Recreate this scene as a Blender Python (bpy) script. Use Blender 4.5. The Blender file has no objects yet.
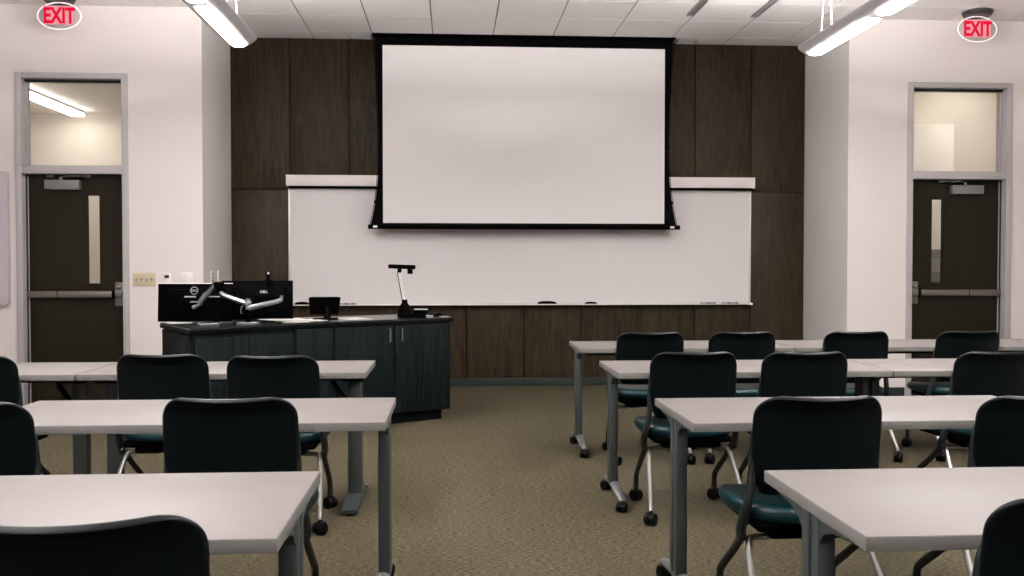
import bpy, bmesh, math, random
from mathutils import Vector, Matrix, Euler
random.seed(7)
C = bpy.context.scene.collection
PI = math.pi

# ------------------------------------------------------------------ materials
def mat(name, col, rough=0.5, metal=0.0, spec=0.5, emit=None, estr=0.0, coat=0.0, bump=None, grain=None, sheen=0.0):
    m = bpy.data.materials.new(name); m.use_nodes = True
    nt = m.node_tree; b = nt.nodes['Principled BSDF']
    b.inputs['Base Color'].default_value = (*col, 1)
    b.inputs['Roughness'].default_value = rough
    b.inputs['Metallic'].default_value = metal
    b.inputs['Specular IOR Level'].default_value = spec
    b.inputs['Coat Weight'].default_value = coat
    b.inputs['Sheen Weight'].default_value = sheen
    if emit:
        b.inputs['Emission Color'].default_value = (*emit, 1)
        b.inputs['Emission Strength'].default_value = estr
    tc = nt.nodes.new('ShaderNodeTexCoord')
    if grain:                                   # (scale xyz, second colour, noise scale, low, high)
        sc, col2, ns, lo, hi = grain
        mp = nt.nodes.new('ShaderNodeMapping'); mp.inputs['Scale'].default_value = sc
        no = nt.nodes.new('ShaderNodeTexNoise'); no.inputs['Scale'].default_value = ns
        no.inputs['Detail'].default_value = 6; no.inputs['Roughness'].default_value = .62
        rp = nt.nodes.new('ShaderNodeValToRGB')
        rp.color_ramp.elements[0].position = lo; rp.color_ramp.elements[0].color = (*col, 1)
        rp.color_ramp.elements[1].position = hi; rp.color_ramp.elements[1].color = (*col2, 1)
        nt.links.new(tc.outputs['Object'], mp.inputs[0]); nt.links.new(mp.outputs[0], no.inputs[0])
        nt.links.new(no.outputs[0], rp.inputs[0]); nt.links.new(rp.outputs[0], b.inputs['Base Color'])
    if bump:                                    # (noise scale, strength, distance)
        n2 = nt.nodes.new('ShaderNodeTexNoise'); n2.inputs['Scale'].default_value = bump[0]
        n2.inputs['Detail'].default_value = 3
        bp = nt.nodes.new('ShaderNodeBump'); bp.inputs['Strength'].default_value = bump[1]
        bp.inputs['Distance'].default_value = bump[2]
        nt.links.new(tc.outputs['Object'], n2.inputs[0]); nt.links.new(n2.outputs[0], bp.inputs['Height'])
        nt.links.new(bp.outputs[0], b.inputs['Normal'])
    return m

M = {}
M['wall'] = mat('painted_wall', (.60, .560, .540), .75, spec=.25, bump=(160, .12, .002))
M['alcove'] = mat('alcove_paint', (.60, .58, .56), .75, spec=.25, bump=(160, .2, .002))
M['ceil'] = mat('ceiling_tile', (.80, .765, .755), .9, spec=.1, bump=(240, .25, .002), grain=((1, 1, 1), (.83, .795, .785), 60, .35, .65))
M['ceil_grid'] = mat('ceiling_grid', (.20, .19, .185), .8)
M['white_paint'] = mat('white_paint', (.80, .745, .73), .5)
M['base'] = mat('rubber_baseboard', (.011, .015, .013), .55, spec=.15)
M['frame'] = mat('door_frame_paint', (.34, .325, .33), .45)
M['door'] = mat('dark_door_veneer', (.0050, .0042, .0020), .42, spec=.08, grain=((9, 9, .8), (.0130, .0106, .0056), 14, .3, .75))
M['steel'] = mat('brushed_steel', (.15, .138, .12), .38, .85)
M['closer'] = mat('door_closer_paint', (.15, .15, .155), .45, .4)
M['latch'] = mat('latch_metal', (.15, .145, .13), .35, .8)
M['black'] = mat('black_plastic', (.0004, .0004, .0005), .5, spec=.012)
M['matte_black'] = mat('matte_black_cloth', (.001, .001, .0011), .9, spec=.05)
M['screen'] = mat('projection_screen', (.70, .675, .675), .8, spec=.15)
M['board'] = mat('dry_erase_board', (.62, .595, .59), .33, spec=.4)
M['alu'] = mat('anodised_aluminium', (.62, .59, .57), .4, .5)
M['laminate'] = mat('white_table_laminate', (.119, .107, .103), .5, spec=.15, grain=((1, 1, 1), (.123, .111, .107), 3, .3, .7))
M['edge'] = mat('table_edge_band', (.125, .122, .116), .5, spec=.2)
M['tleg'] = mat('grey_table_leg_paint', (.031, .039, .039), .42, .3)
M['tfoot'] = mat('silver_table_foot', (.13, .137, .137), .38, .55)
M['beam'] = mat('black_steel', (.001, .0015, .0015), .5, spec=.08)
M['shell'] = mat('black_chair_plastic', (.0006, .0019, .0022), .40, spec=.10, bump=(420, .12, .0006))
M['seat'] = mat('teal_vinyl', (.0006, .0120, .0145), .36, spec=.22, bump=(380, .12, .0006))
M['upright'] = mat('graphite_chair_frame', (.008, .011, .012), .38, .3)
M['legdark'] = mat('dark_grey_chair_leg', (.016, .016, .014), .38, .5)
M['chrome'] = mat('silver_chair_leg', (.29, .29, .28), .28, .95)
M['caster'] = mat('caster_rubber', (.0008, .0008, .001), .5, spec=.08)
M['desk'] = mat('charcoal_woodgrain_laminate', (.0011, .0020, .0021), .5, spec=.03, grain=((13, 13, .6), (.0082, .0128, .0130), 5, .38, .72))
M['desktop'] = mat('charcoal_desk_top', (.006, .008, .008), .22, spec=.5, bump=(300, .08, .0005))
M['deskedge'] = mat('black_desk_edge', (.0006, .0010, .0010), .5, spec=.05)
M['cream'] = mat('cream_plate', (.42, .36, .24), .45)
M['gasket'] = mat('dark_gasket', (.012, .016, .014), .6, spec=.1)
M['plate'] = mat('off_white_plate', (.66, .625, .625), .45)
M['dark'] = mat('dark_display', (.01, .008, .007), .3)
M['silver'] = mat('polished_silver_arm', (.20, .21, .215), .34, .7)
M['paper'] = mat('white_paper', (.50, .485, .475), .7)
M['logo'] = mat('grey_logo_print', (.30, .29, .28), .4)
M['panel'] = mat('pale_grey_fabric', (.42, .385, .40), .9, spec=.1, bump=(500, .3, .001))
M['lampbody'] = mat('white_lamp_body', (.55, .53, .54), .45)
M['lens'] = mat('glowing_lens', (.9, .86, .86), .4, emit=(1, .955, .94), estr=136)
M['uplens'] = mat('glowing_upward_lens', (.9, .86, .86), .4, emit=(1, .95, .94), estr=318)
M['corlens'] = mat('corridor_lamp_lens', (.9, .86, .8), .4, emit=(1, .93, .86), estr=24)
M['corwall'] = mat('corridor_paint', (.72, .665, .60), .75, spec=.2)
M['corbeige'] = mat('corridor_beige_paint', (.60, .555, .50), .75, spec=.2)
M['corwhite'] = mat('corridor_white_paint', (.83, .79, .75), .75, spec=.2)
M['vent'] = mat('vent_metal', (.30, .29, .28), .5)
M['exitred'] = mat('exit_letter_red', (.05, .0005, .003), .8, spec=0, emit=(1, .008, .055), estr=.74)
M['exitrim'] = mat('lit_acrylic_rim', (.9, .85, .85), .25, emit=(1, .93, .93), estr=.35)
M['exitcan'] = mat('exit_canopy_bronze', (.035, .030, .029), .45, .4)
M['cabgrey'] = mat('cabinet_grey', (.12, .115, .10), .5)
M['cabpale'] = mat('cabinet_pale', (.20, .19, .165), .5)

def wood_mat():
    m = bpy.data.materials.new('walnut_wall_veneer'); m.use_nodes = True
    nt = m.node_tree; b = nt.nodes['Principled BSDF']; N = nt.nodes.new; L = nt.links.new
    tc = N('ShaderNodeTexCoord'); geo = N('ShaderNodeNewGeometry')
    off = N('ShaderNodeVectorMath'); off.operation = 'SCALE'; off.inputs[0].default_value = (31, 17, 53)
    L(geo.outputs['Random Per Island'], off.inputs['Scale'])
    add = N('ShaderNodeVectorMath'); add.operation = 'ADD'
    L(tc.outputs['Object'], add.inputs[0]); L(off.outputs[0], add.inputs[1])
    mp = N('ShaderNodeMapping'); mp.inputs['Scale'].default_value = (11, 11, .85); L(add.outputs[0], mp.inputs[0])
    no = N('ShaderNodeTexNoise'); no.inputs['Scale'].default_value = 3.2; no.inputs['Detail'].default_value = 8
    no.inputs['Roughness'].default_value = .68; no.inputs['Distortion'].default_value = .5; L(mp.outputs[0], no.inputs[0])
    mp2 = N('ShaderNodeMapping'); mp2.inputs['Scale'].default_value = (90, 90, 3); L(add.outputs[0], mp2.inputs[0])
    n2 = N('ShaderNodeTexNoise'); n2.inputs['Scale'].default_value = 3; n2.inputs['Detail'].default_value = 3; L(mp2.outputs[0], n2.inputs[0])
    mx = N('ShaderNodeMath'); mx.operation = 'MULTIPLY_ADD'; mx.inputs[1].default_value = .35; L(n2.outputs[0], mx.inputs[0])
    sc = N('ShaderNodeMath'); sc.operation = 'MULTIPLY'; sc.inputs[1].default_value = .65; L(no.outputs[0], sc.inputs[0]); L(sc.outputs[0], mx.inputs[2])
    rp = N('ShaderNodeValToRGB'); e = rp.color_ramp.elements
    e[0].position = .40; e[0].color = (.0080, .0060, .0032, 1); e[1].position = .62; e[1].color = (.0345, .0245, .0130, 1)
    L(mx.outputs[0], rp.inputs[0]); L(rp.outputs[0], b.inputs['Base Color'])
    b.inputs['Roughness'].default_value = .5; b.inputs['Specular IOR Level'].default_value = .10
    return m
M['wood'] = wood_mat()

def carpet_mat():
    m = bpy.data.materials.new('loop_carpet'); m.use_nodes = True
    nt = m.node_tree; b = nt.nodes['Principled BSDF']; N = nt.nodes.new; L = nt.links.new
    tc = N('ShaderNodeTexCoord')
    mp = N('ShaderNodeMapping'); mp.inputs['Scale'].default_value = (42, 165, 1); L(tc.outputs['Object'], mp.inputs[0])
    n1 = N('ShaderNodeTexNoise'); n1.inputs['Scale'].default_value = 1; n1.inputs['Detail'].default_value = 4; n1.inputs['Roughness'].default_value = .75
    L(mp.outputs[0], n1.inputs[0])
    n2 = N('ShaderNodeTexNoise'); n2.inputs['Scale'].default_value = 2.1; n2.inputs['Detail'].default_value = 5; L(tc.outputs['Object'], n2.inputs[0])
    rp = N('ShaderNodeValToRGB'); e = rp.color_ramp.elements
    e[0].position = .41; e[0].color = (.0090, .0078, .0045, 1); e[1].position = .60; e[1].color = (.081, .068, .041, 1)
    L(n1.outputs[0], rp.inputs[0])
    r2 = N('ShaderNodeValToRGB'); e = r2.color_ramp.elements
    e[0].position = .3; e[0].color = (.86, .88, .84, 1); e[1].position = .7; e[1].color = (1, 1, 1, 1); L(n2.outputs[0], r2.inputs[0])
    mul = N('ShaderNodeMix'); mul.data_type = 'RGBA'; mul.blend_type = 'MULTIPLY'; mul.inputs[0].default_value = 1
    L(rp.outputs[0], mul.inputs[6]); L(r2.outputs[0], mul.inputs[7]); L(mul.outputs[2], b.inputs['Base Color'])
    bp = N('ShaderNodeBump'); bp.inputs['Strength'].default_value = .5; bp.inputs['Distance'].default_value = .004
    L(n1.outputs[0], bp.inputs['Height']); L(bp.outputs[0], b.inputs['Normal'])
    b.inputs['Roughness'].default_value = .95; b.inputs['Specular IOR Level'].default_value = .1
    return m
M['carpet'] = carpet_mat()

def glass_mat(name, tint, fac, glow=None):
    m = bpy.data.materials.new(name); m.use_nodes = True
    nt = m.node_tree; nt.nodes.remove(nt.nodes['Principled BSDF']); out = nt.nodes['Material Output']
    t = nt.nodes.new('ShaderNodeBsdfTransparent'); t.inputs[0].default_value = (*tint, 1)
    g = nt.nodes.new('ShaderNodeBsdfGlossy'); g.inputs['Roughness'].default_value = .03
    mx = nt.nodes.new('ShaderNodeMixShader'); mx.inputs[0].default_value = fac
    nt.links.new(t.outputs[0], mx.inputs[1])
    if glow:
        d = nt.nodes.new('ShaderNodeEmission'); d.inputs[0].default_value = (*glow[0], 1); d.inputs[1].default_value = glow[1]
        nt.links.new(d.outputs[0], mx.inputs[2])
    else:
        nt.links.new(g.outputs[0], mx.inputs[2])
    nt.links.new(mx.outputs[0], out.inputs[0])
    return m
M['glass'] = glass_mat('clear_glass', (.97, .97, .95), .05)
M['acrylic'] = glass_mat('clear_acrylic', (.95, .94, .94), .06)
M['legend'] = glass_mat('glowing_pink_legend_panel', (1, .8, .8), .68, ((1, .40, .45), .90))

# ------------------------------------------------------------------ mesh helpers
def box(bm, c, s, bevel=0.0, rot=None, seg=2):
    """box centred on c with full sizes s"""
    t = bmesh.new(); bmesh.ops.create_cube(t, size=1)
    bmesh.ops.scale(t, vec=Vector(s), verts=t.verts)
    if bevel > 0:
        bmesh.ops.bevel(t, geom=list(t.edges), offset=bevel, segments=seg, profile=.5, affect='EDGES')
    mtx = Matrix.Translation(Vector(c))
    if rot is not None:
        mtx = mtx @ (rot if isinstance(rot, Matrix) else Euler(rot).to_matrix().to_4x4())
    bmesh.ops.transform(t, matrix=mtx, verts=t.verts)
    me = bpy.data.meshes.new('t'); t.to_mesh(me); t.free(); bm.from_mesh(me); bpy.data.meshes.remove(me)

def bx(bm, x0, x1, y0, y1, z0, z1, bevel=0.0):
    box(bm, ((x0+x1)/2, (y0+y1)/2, (z0+z1)/2), (abs(x1-x0), abs(y1-y0), abs(z1-z0)), bevel)

def tube(bm, pts, r, seg=10, ry=None, smooth=0, caps=True):
    """swept tube; r is a number or one per point; ry flattens it"""
    P = [Vector(p) for p in pts]
    R = list(r) if isinstance(r, (list, tuple)) else [r]*len(P)
    for _ in range(smooth):                      # corner cutting
        Q, S = [P[0]], [R[0]]
        for i in range(len(P)-1):
            if i > 0: Q.append(P[i]*.75+P[i+1]*.25); S.append(R[i]*.75+R[i+1]*.25)
            if i < len(P)-2: Q.append(P[i]*.25+P[i+1]*.75); S.append(R[i]*.25+R[i+1]*.75)
        Q.append(P[-1]); S.append(R[-1]); P, R = Q, S
    rings = []; up = None
    for i, p in enumerate(P):
        d = (P[min(i+1, len(P)-1)] - P[max(i-1, 0)]).normalized()
        if up is None:
            up = Vector((1, 0, 0)) if abs(d.x) < .9 else Vector((0, 0, 1))
        s = (up - d*up.dot(d)).normalized(); up = s; t = d.cross(s)
        k = 1.0 if ry is None else ry
        rings.append([bm.verts.new(p + s*math.cos(a)*R[i] + t*math.sin(a)*R[i]*k) for a in (2*PI*j/seg for j in range(seg))])
    for a, b in zip(rings, rings[1:]):
        for j in range(seg):
            bm.faces.new((a[j], a[(j+1) % seg], b[(j+1) % seg], b[j]))
    if caps:
        bm.faces.new(list(reversed(rings[0]))); bm.faces.new(rings[-1])

def cyl(bm, c, r, h, axis='z', seg=24, r2=None, bevel=0.0):
    t = bmesh.new(); bmesh.ops.create_cone(t, cap_ends=True, segments=seg, radius1=r, radius2=r if r2 is None else r2, depth=h)
    if bevel > 0:
        es = [e for e in t.edges if abs(e.verts[0].co.z - e.verts[1].co.z) < 1e-6]
        bmesh.ops.bevel(t, geom=es, offset=bevel, segments=2, profile=.5, affect='EDGES')
    rot = {'z': Matrix.Identity(4), 'x': Matrix.Rotation(PI/2, 4, 'Y'), 'y': Matrix.Rotation(PI/2, 4, 'X')}[axis]
    bmesh.ops.transform(t, matrix=Matrix.Translation(Vector(c)) @ rot, verts=t.verts)
    me = bpy.data.meshes.new('t'); t.to_mesh(me); t.free(); bm.from_mesh(me); bpy.data.meshes.remove(me)

def prism(bm, pts, a0, a1, axis='z'):
    """extrude a 2D outline between a0 and a1 along the axis; outline is (x,y) for z, (x,z) for y, (y,z) for x"""
    f = {'z': lambda p, a: (p[0], p[1], a), 'y': lambda p, a: (p[0], a, p[1]), 'x': lambda p, a: (a, p[0], p[1])}[axis]
    lo = [bm.verts.new(f(p, a0)) for p in pts]; hi = [bm.verts.new(f(p, a1)) for p in pts]
    n = len(pts)
    fs = [bm.faces.new(lo), bm.faces.new(hi)]
    for i in range(n): fs.append(bm.faces.new((lo[i], lo[(i+1) % n], hi[(i+1) % n], hi[i])))
    bmesh.ops.recalc_face_normals(bm, faces=fs)

def obj(name, bm, m, parent=None, smooth=True, angle=35, recalc=True):
    if recalc: bmesh.ops.recalc_face_normals(bm, faces=bm.faces)
    me = bpy.data.meshes.new(name); bm.to_mesh(me); bm.free()
    me.materials.append(m)
    if smooth:
        me.shade_smooth(); me.set_sharp_from_angle(angle=math.radians(angle))
    o = bpy.data.objects.new(name, me); C.objects.link(o)
    if parent: o.parent = parent
    return o

def bake(o):
    dg = bpy.context.evaluated_depsgraph_get(); dg.update()
    me = bpy.data.meshes.new_from_object(o.evaluated_get(dg)); o.modifiers.clear(); o.data = me
    return o

def thing(name, label, cat, loc=(0, 0, 0), rz=0, group=None):
    o = bpy.data.objects.new(name, None); C.objects.link(o); o.empty_display_size = .1
    o.location = loc; o.rotation_euler = (0, 0, rz)
    o['label'] = label; o['category'] = cat
    if group: o['group'] = group
    return o

def tag(o, label, cat, group=None):
    o['label'] = label; o['category'] = cat
    if group: o['group'] = group
    return o

def struct(name, bm, m, parent=None, **k):
    o = obj(name, bm, m, parent, **k)
    if parent is None: o['kind'] = 'structure'
    return o

def dup(root, loc, rz, label, group=None):
    def cp(o, par):
        c = o.copy(); C.objects.link(c)
        if par: c.parent = par
        for ch in o.children: cp(ch, c)
        return c
    r = cp(root, None); r.location = loc; r.rotation_euler = (0, 0, rz); r['label'] = label
    if group: r['group'] = group
    return r

def text_mesh(name, s, size, depth, m, mtx, parent, bold=0.0):
    cu = bpy.data.curves.new('txt', 'FONT'); cu.body = s; cu.size = size; cu.extrude = depth; cu.offset = bold
    cu.align_x = 'CENTER'; cu.align_y = 'CENTER'
    to = bpy.data.objects.new('txt', cu); C.objects.link(to)
    dg = bpy.context.evaluated_depsgraph_get(); dg.update()
    me = bpy.data.meshes.new_from_object(to.evaluated_get(dg))
    bpy.data.objects.remove(to); bpy.data.curves.remove(cu)
    me.transform(mtx); me.materials.clear(); me.materials.append(m)
    o = bpy.data.objects.new(name, me); C.objects.link(o); o.parent = parent
    return o

# ------------------------------------------------------------------ dimensions of the room
YB, YD, ZC = 9.9, 8.78, 3.64          # wood wall, door walls, ceiling
XL, XR = -2.29, 3.802                  # alcove corners
XW, XE, YS = -4.62, 6.15, -3.6        # side walls, wall behind the camera
NB = bmesh.new

# floor and ceiling
b = NB(); bx(b, XW-.2, XE+.2, YS-.2, 12.6, -.12, 0); struct('floor', b, M['carpet'], smooth=False)
b = NB(); P = .617; x0g = .424 - 9*P; y0g = 9.57
for i in range(-1, 20):
    for j in range(-1, 23):
        xa, xb_ = x0g + i*P, x0g + (i+1)*P; yb_, ya = y0g - j*P, y0g - (j+1)*P
        xa, xb_ = max(xa, XW), min(xb_, XE); ya, yb_ = max(ya, YS), min(yb_, YB)
        if xb_-xa < .03 or yb_-ya < .03: continue
        def tile(xa, xb_, ya, yb_):
            if xb_-xa < .03 or yb_-ya < .03: return
            bx(b, xa+.006, xb_-.006, ya+.005, yb_-.005, ZC, ZC+.02)
        if yb_ <= YD + 1e-6 or (xa >= XL and xb_ <= XR): tile(xa, xb_, ya, yb_)
        elif ya < YD: tile(xa, xb_, ya, min(yb_, YD)); 
        if yb_ > YD and (xa < XL < xb_): tile(XL, xb_, max(ya, YD), yb_)
        if yb_ > YD and (xa < XR < xb_): tile(xa, XR, max(ya, YD), yb_)
tiles = struct('ceiling', b, M['ceil'], smooth=False)
b = NB(); bx(b, XW-.2, XE+.2, YS-.2, YB+.2, ZC+.010, ZC+.12); struct('ceiling_grid', b, M['ceil_grid'], tiles, smooth=False)

# wood wall: veneered panels with dark joints
b = NB(); xs = [XL] + [-1.685 + .612*k for k in range(9)] + [XR]
for a, c in zip(xs, xs[1:]):
    bx(b, a+.005, c-.005, YB, YB+.02, .085, 2.066, .0015); bx(b, a+.005, c-.005, YB, YB+.02, 2.076, ZC, .0015)
wb = struct('wall_back', b, M['wood'])
b = NB(); bx(b, XL-.15, XR+.15, YB+.015, YB+.16, 0, ZC+.02); struct('wall_backing', b, M['matte_black'], wb, smooth=False)
b = NB(); bx(b, XL, XR, YB-.008, YB+.015, 0, .082, .002); struct('baseboard_back', b, M['base'])

# door walls with openings, alcove returns
DL = (-3.945, -2.955, 3.03); DR = (4.385, 5.42, 3.045)    # openings of the two door frames
def door_wall(name, xa, xb_, d):
    b = NB(); bx(b, xa, d[0], YD, YD+.16, 0, ZC+.02); bx(b, d[1], xb_, YD, YD+.16, 0, ZC+.02); bx(b, d[0], d[1], YD, YD+.16, d[2], ZC+.02)
    return struct(name, b, M['wall'], smooth=False)
door_wall('wall_left_front', XW-.05, XL, DL); door_wall('wall_right_front', XR, XE+.05, DR)
b = NB(); bx(b, XL-.16, XL, YD+.16, YB+.1, 0, ZC+.02); struct('wall_left_alcove', b, M['alcove'], smooth=False)
b = NB(); bx(b, XR, XR+.16, YD+.16, YB+.1, 0, ZC+.02); struct('wall_right_alcove', b, M['alcove'], smooth=False)
# the alcove-side faces of the wall ends take the same grey paint
b = NB(); bx(b, XL-.001, XL+.003, YD+.001, YD+.17, 0, ZC); struct('trim_1', b, M['alcove'], smooth=False)
b = NB(); bx(b, XR-.003, XR+.001, YD+.001, YD+.17, 0, ZC); struct('trim_2', b, M['alcove'], smooth=False)
b = NB(); bx(b, XW-.15, XW, YS-.15, YD+.16, 0, ZC+.02); struct('wall_left', b, M['wall'], smooth=False)
b = NB(); bx(b, XE, XE+.15, YS-.15, YD+.16, 0, ZC+.02); struct('wall_right', b, M['wall'], smooth=False)
b = NB(); bx(b, XW-.15, XE+.15, YS-.15, YS, 0, ZC+.02); struct('wall_front', b, M['wall'], smooth=False)
def baseb(name, segs):
    b = NB()
    for s in segs: bx(b, *s, 0, .1, .002)
    struct(name, b, M['base'])
baseb('baseboard_left_front', [(XW, DL[0]-.01, YD-.008, YD+.001), (DL[1]+.01, XL, YD-.008, YD+.001)])
baseb('baseboard_right_front', [(XR, DR[0]-.01, YD-.008, YD+.001), (DR[1]+.01, XE, YD-.008, YD+.001)])
baseb('baseboard_left_alcove', [(XL+.001, XL+.009, YD, YB-.01)])
baseb('baseboard_right_alcove', [(XR-.009, XR-.001, YD, YB-.01)])

# corridors behind the doors
def corridor(tagname, xa, xb_, zc, yf):
    b = NB(); bx(b, xa, xb_, yf, yf+.1, 0, zc+.4); w = struct('wall_%s_corridor' % tagname, b, M['corwall'] if tagname == 'left' else M['corbeige'], smooth=False)
    b = NB(); bx(b, xa-.1, xa, YD+.16, yf+.1, 0, zc+.4); bx(b, xb_, xb_+.1, YD+.16, yf+.1, 0, zc+.4); struct('side', b, M['corwall'], w, smooth=False)
    b = NB(); bx(b, xa, xb_, YD+.16, yf, zc, zc+.1); struct('ceiling_%s_corridor' % tagname, b, M['corwhite'], smooth=False)
corridor('left', -6.6, -2.5, 3.06, 11.35); corridor('right', 4.05, 8.2, 3.6, 11.35)
b = NB(); bx(b, -6.6, -2.5, YD+.17, 11.35, -.0, .006); bx(b, 4.05, 8.2, YD+.17, 11.35, 0, .006); struct('floor_corridor', b, M['corwhite'], smooth=False)  # pale floor layer added to bounce light up to the corridor ceilings
b = NB(); bx(b, 4.06, 6.07, 11.0, 11.34, 0, 2.99); struct('wall_right_corridor_bulkhead', b, M['corwhite'], smooth=False)

# doors
def make_door(n, d, side):
    x0, x1, zt = d; fw = .052
    r = bpy.data.objects.new('door_%d' % n, None); C.objects.link(r); r['kind'] = 'structure'; r.location = ((x0+x1)/2, YD, 0)
    cx = (x0+x1)/2; X = lambda v: v-cx
    b = NB()
    for (a, c) in ((x0-.004, x0+fw), (x1-fw, x1+.004)): bx(b, X(a), X(c), -.016, .14, 0, zt, .003)
    bx(b, X(x0+fw), X(x1-fw), -.016, .14, zt-fw, zt, .003); bx(b, X(x0+fw), X(x1-fw), -.016, .14, 2.115, 2.185, .003)
    # stops
    for (a, c) in ((x0+fw, x0+fw+.016), (x1-fw-.016, x1-fw)): bx(b, X(a), X(c), .075, .14, 0, zt-fw)
    bx(b, X(x0+fw), X(x1-fw), .075, .14, 2.185, 2.20); bx(b, X(x0+fw), X(x1-fw), .075, .14, zt-fw-.015, zt-fw)
    fr = obj('door_frame', b, M['frame'], r)
    b = NB(); bx(b, X(x0+fw+.014), X(x1-fw-.014), .10, .108, 2.198, zt-fw-.013); obj('transom_pane', b, M['glass'], r, smooth=False)
    b = NB(); bx(b, X(x0+fw), X(x1-fw), .060, .0755, zt-fw-.022, zt-fw-.0005)
    for (a, c) in ((x0+fw, x0+fw+.012), (x1-fw-.012, x1-fw)): bx(b, X(a), X(c), .066, .0755, .01, 2.114)
    bx(b, X(x0+fw), X(x1-fw), .066, .0755, 2.102, 2.1145)
    obj('gasket', b, M['gasket'], r, smooth=False)
    # leaf with a slot for the vision pane
    la, lc = X(x0+fw+.004), X(x1-fw-.004)
    va, vc = (X(-3.358), X(-3.245)) if side < 0 else (X(4.678), X(4.795))
    y0, y1 = .09, .134
    b = NB()
    bx(b, la, va, y0, y1, .01, 2.11); bx(b, vc, lc, y0, y1, .01, 2.11); bx(b, va, vc, y0, y1, .01, 1.115); bx(b, va, vc, y0, y1, 1.925, 2.11)
    obj('door_leaf', b, M['door'], r, smooth=False)
    b = NB()
    for q in ((va-.014, va, 1.10, 1.94), (vc, vc+.014, 1.10, 1.94)): bx(b, q[0], q[1], y0-.006, y0+.002, q[2], q[3])
    bx(b, va, vc, y0-.006, y0+.002, 1.10, 1.115); bx(b, va, vc, y0-.006, y0+.002, 1.925, 1.94)
    obj('vision_frame', b, M['door'], r, smooth=False)
    b = NB(); bx(b, va, vc, y0+.018, y0+.024, 1.115, 1.925); obj('vision_pane', b, M['glass'], r, smooth=False)
    # push bar: latch box on the side towards the board
    s = -side                                    # +1 latch at right side for the left door
    lx = lc-.01 if s > 0 else la+.01
    e0 = la+.004 if s > 0 else lc-.004
    xb0, xb1 = (e0, lx-.105) if s > 0 else (lx+.105, e0)
    b = NB(); bx(b, xb0, xb1, y0-.055, y0-.018, .982, 1.045, .010)
    bar = obj('push_bar', b, M['steel'], r)
    xm = xb0 + (xb1-xb0)*(.36 if s > 0 else .60)
    b = NB(); bx(b, xb0, xb1, y0-.020, y0+.001, .990, 1.037); obj('bar_backplate', b, M['black'], bar, smooth=False)
    b = NB(); bx(b, xm-.004, xm+.004, y0-.0562, y0-.018, .980, 1.047); bx(b, (xb1 if s > 0 else xb0-.014), (xb1+.014 if s > 0 else xb0), y0-.052, y0, .98, 1.048); obj('bar_joint', b, M['black'], bar, smooth=False)
    b = NB(); lxa, lxb = (lx-.080, lx+.0) if s > 0 else (lx, lx+.080)
    bx(b, lxa, lxb, y0-.040, y0+.001, .905, 1.125, .008); bx(b, lxa+.006, lxb-.006, y0-.062, y0-.03, .985, 1.05, .008)
    la_ = obj('latch_box', b, M['latch'], r)
    b = NB(); cyl(b, ((lxa+lxb)/2, y0-.05, 1.078), .016, .03, 'y', 16, bevel=.003); obj('latch_cylinder', b, M['chrome'], la_)
    # closer
    ca, cc = (X(-3.715), X(-3.405)) if side < 0 else (X(4.853), X(5.17))
    b = NB(); bx(b, ca, cc, y0-.065, y0+.001, 1.975, 2.062, .006); cl = obj('door_closer', b, M['closer'], r)
    b = NB(); cm = ca + (cc-ca)*.45
    cyl(b, (cm, y0-.035, 2.072), .016, .03, 'z', 16)
    tube(b, [(cm, y0-.035, 2.088), (cm-.10*s*-1, y0-.12, 2.093), (cm+.24*s, .055, 2.100)], .008, 8)
    bx(b, cm+.24*s-.03, cm+.24*s+.03, .045, .075, 2.088, 2.116); bx(b, cm-.13, cm-.07, .06, .08, 2.09, 2.116)
    obj('closer_arm', b, M['latch'], cl)
    b = NB()
    for z in (.25, 1.1, 1.88): cyl(b, ((x0+fw+.004-cx) if s > 0 else (x1-fw-.004-cx), y0-.006, z), .008, .11, 'z', 10)
    obj('hinge', b, M['steel'], r)
    return r
make_door(1, DL, -1); make_door(2, DR, 1)

# ------------------------------------------------------------------ things on the walls
def rrect(x0, x1, z0, z1, r, n=6):
    pts = []
    for (cx, cz, a0) in ((x1-r, z1-r, 0), (x0+r, z1-r, PI/2), (x0+r, z0+r, PI), (x1-r, z0+r, 3*PI/2)):
        for k in range(n+1):
            a = a0 + PI/2*k/n; pts.append((cx+r*math.cos(a), cz+r*math.sin(a)))
    return pts
b = NB(); prism(b, rrect(-4.50, -4.005, .92, 2.13, .035), YD-.055, YD-.0005, 'y')
tag(obj('acoustic_panel', b, M['panel']), 'pale grey rounded wall panel beside the door with the creamy switch plate next to it', 'wall panel')

t = thing('light_switch_plate', 'wide cream four-gang light switch plate on the wall beside the door', 'light switch', (-2.817, YD, 1.152))
b = NB(); box(b, (0, -.005, 0), (.205, .009, .118), .003); obj('cover_plate', b, M['cream'], t)
for k in range(4):
    b = NB(); box(b, (-.069+.046*k, -.013, .002 if k % 2 else -.004), (.010, .014, .022), .002, rot=(.5 if k % 2 else -.5, 0, 0)); obj('toggle', b, M['closer'], t)
t = thing('wall_control', 'small white wall control with a dark display, between two switch plates', 'thermostat', (-2.613, YD, 1.156))
b = NB(); box(b, (0, -.007, 0), (.072, .013, .112), .004); obj('housing', b, M['plate'], t)
b = NB(); box(b, (0, -.0145, .022), (.040, .003, .028), .0005); obj('display', b, M['dark'], t)
t = thing('blank_outlet_plate', 'square white blank plate on the wall nearest the alcove corner', 'wall plate', (-2.436, YD, 1.160))
b = NB(); box(b, (0, -.004, 0), (.112, .008, .112), .003); obj('cover_plate', b, M['plate'], t)
for z in (-.03, .03):
    b = NB(); cyl(b, (0, -.009, z), .0035, .003, 'y', 8); obj('screw', b, M['alu'], t)
t = thing('alcove_switch_plate', 'narrow switch plate with dark buttons on the grey alcove wall above the monitors', 'wall plate', (XL, 9.09, 1.165))
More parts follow.
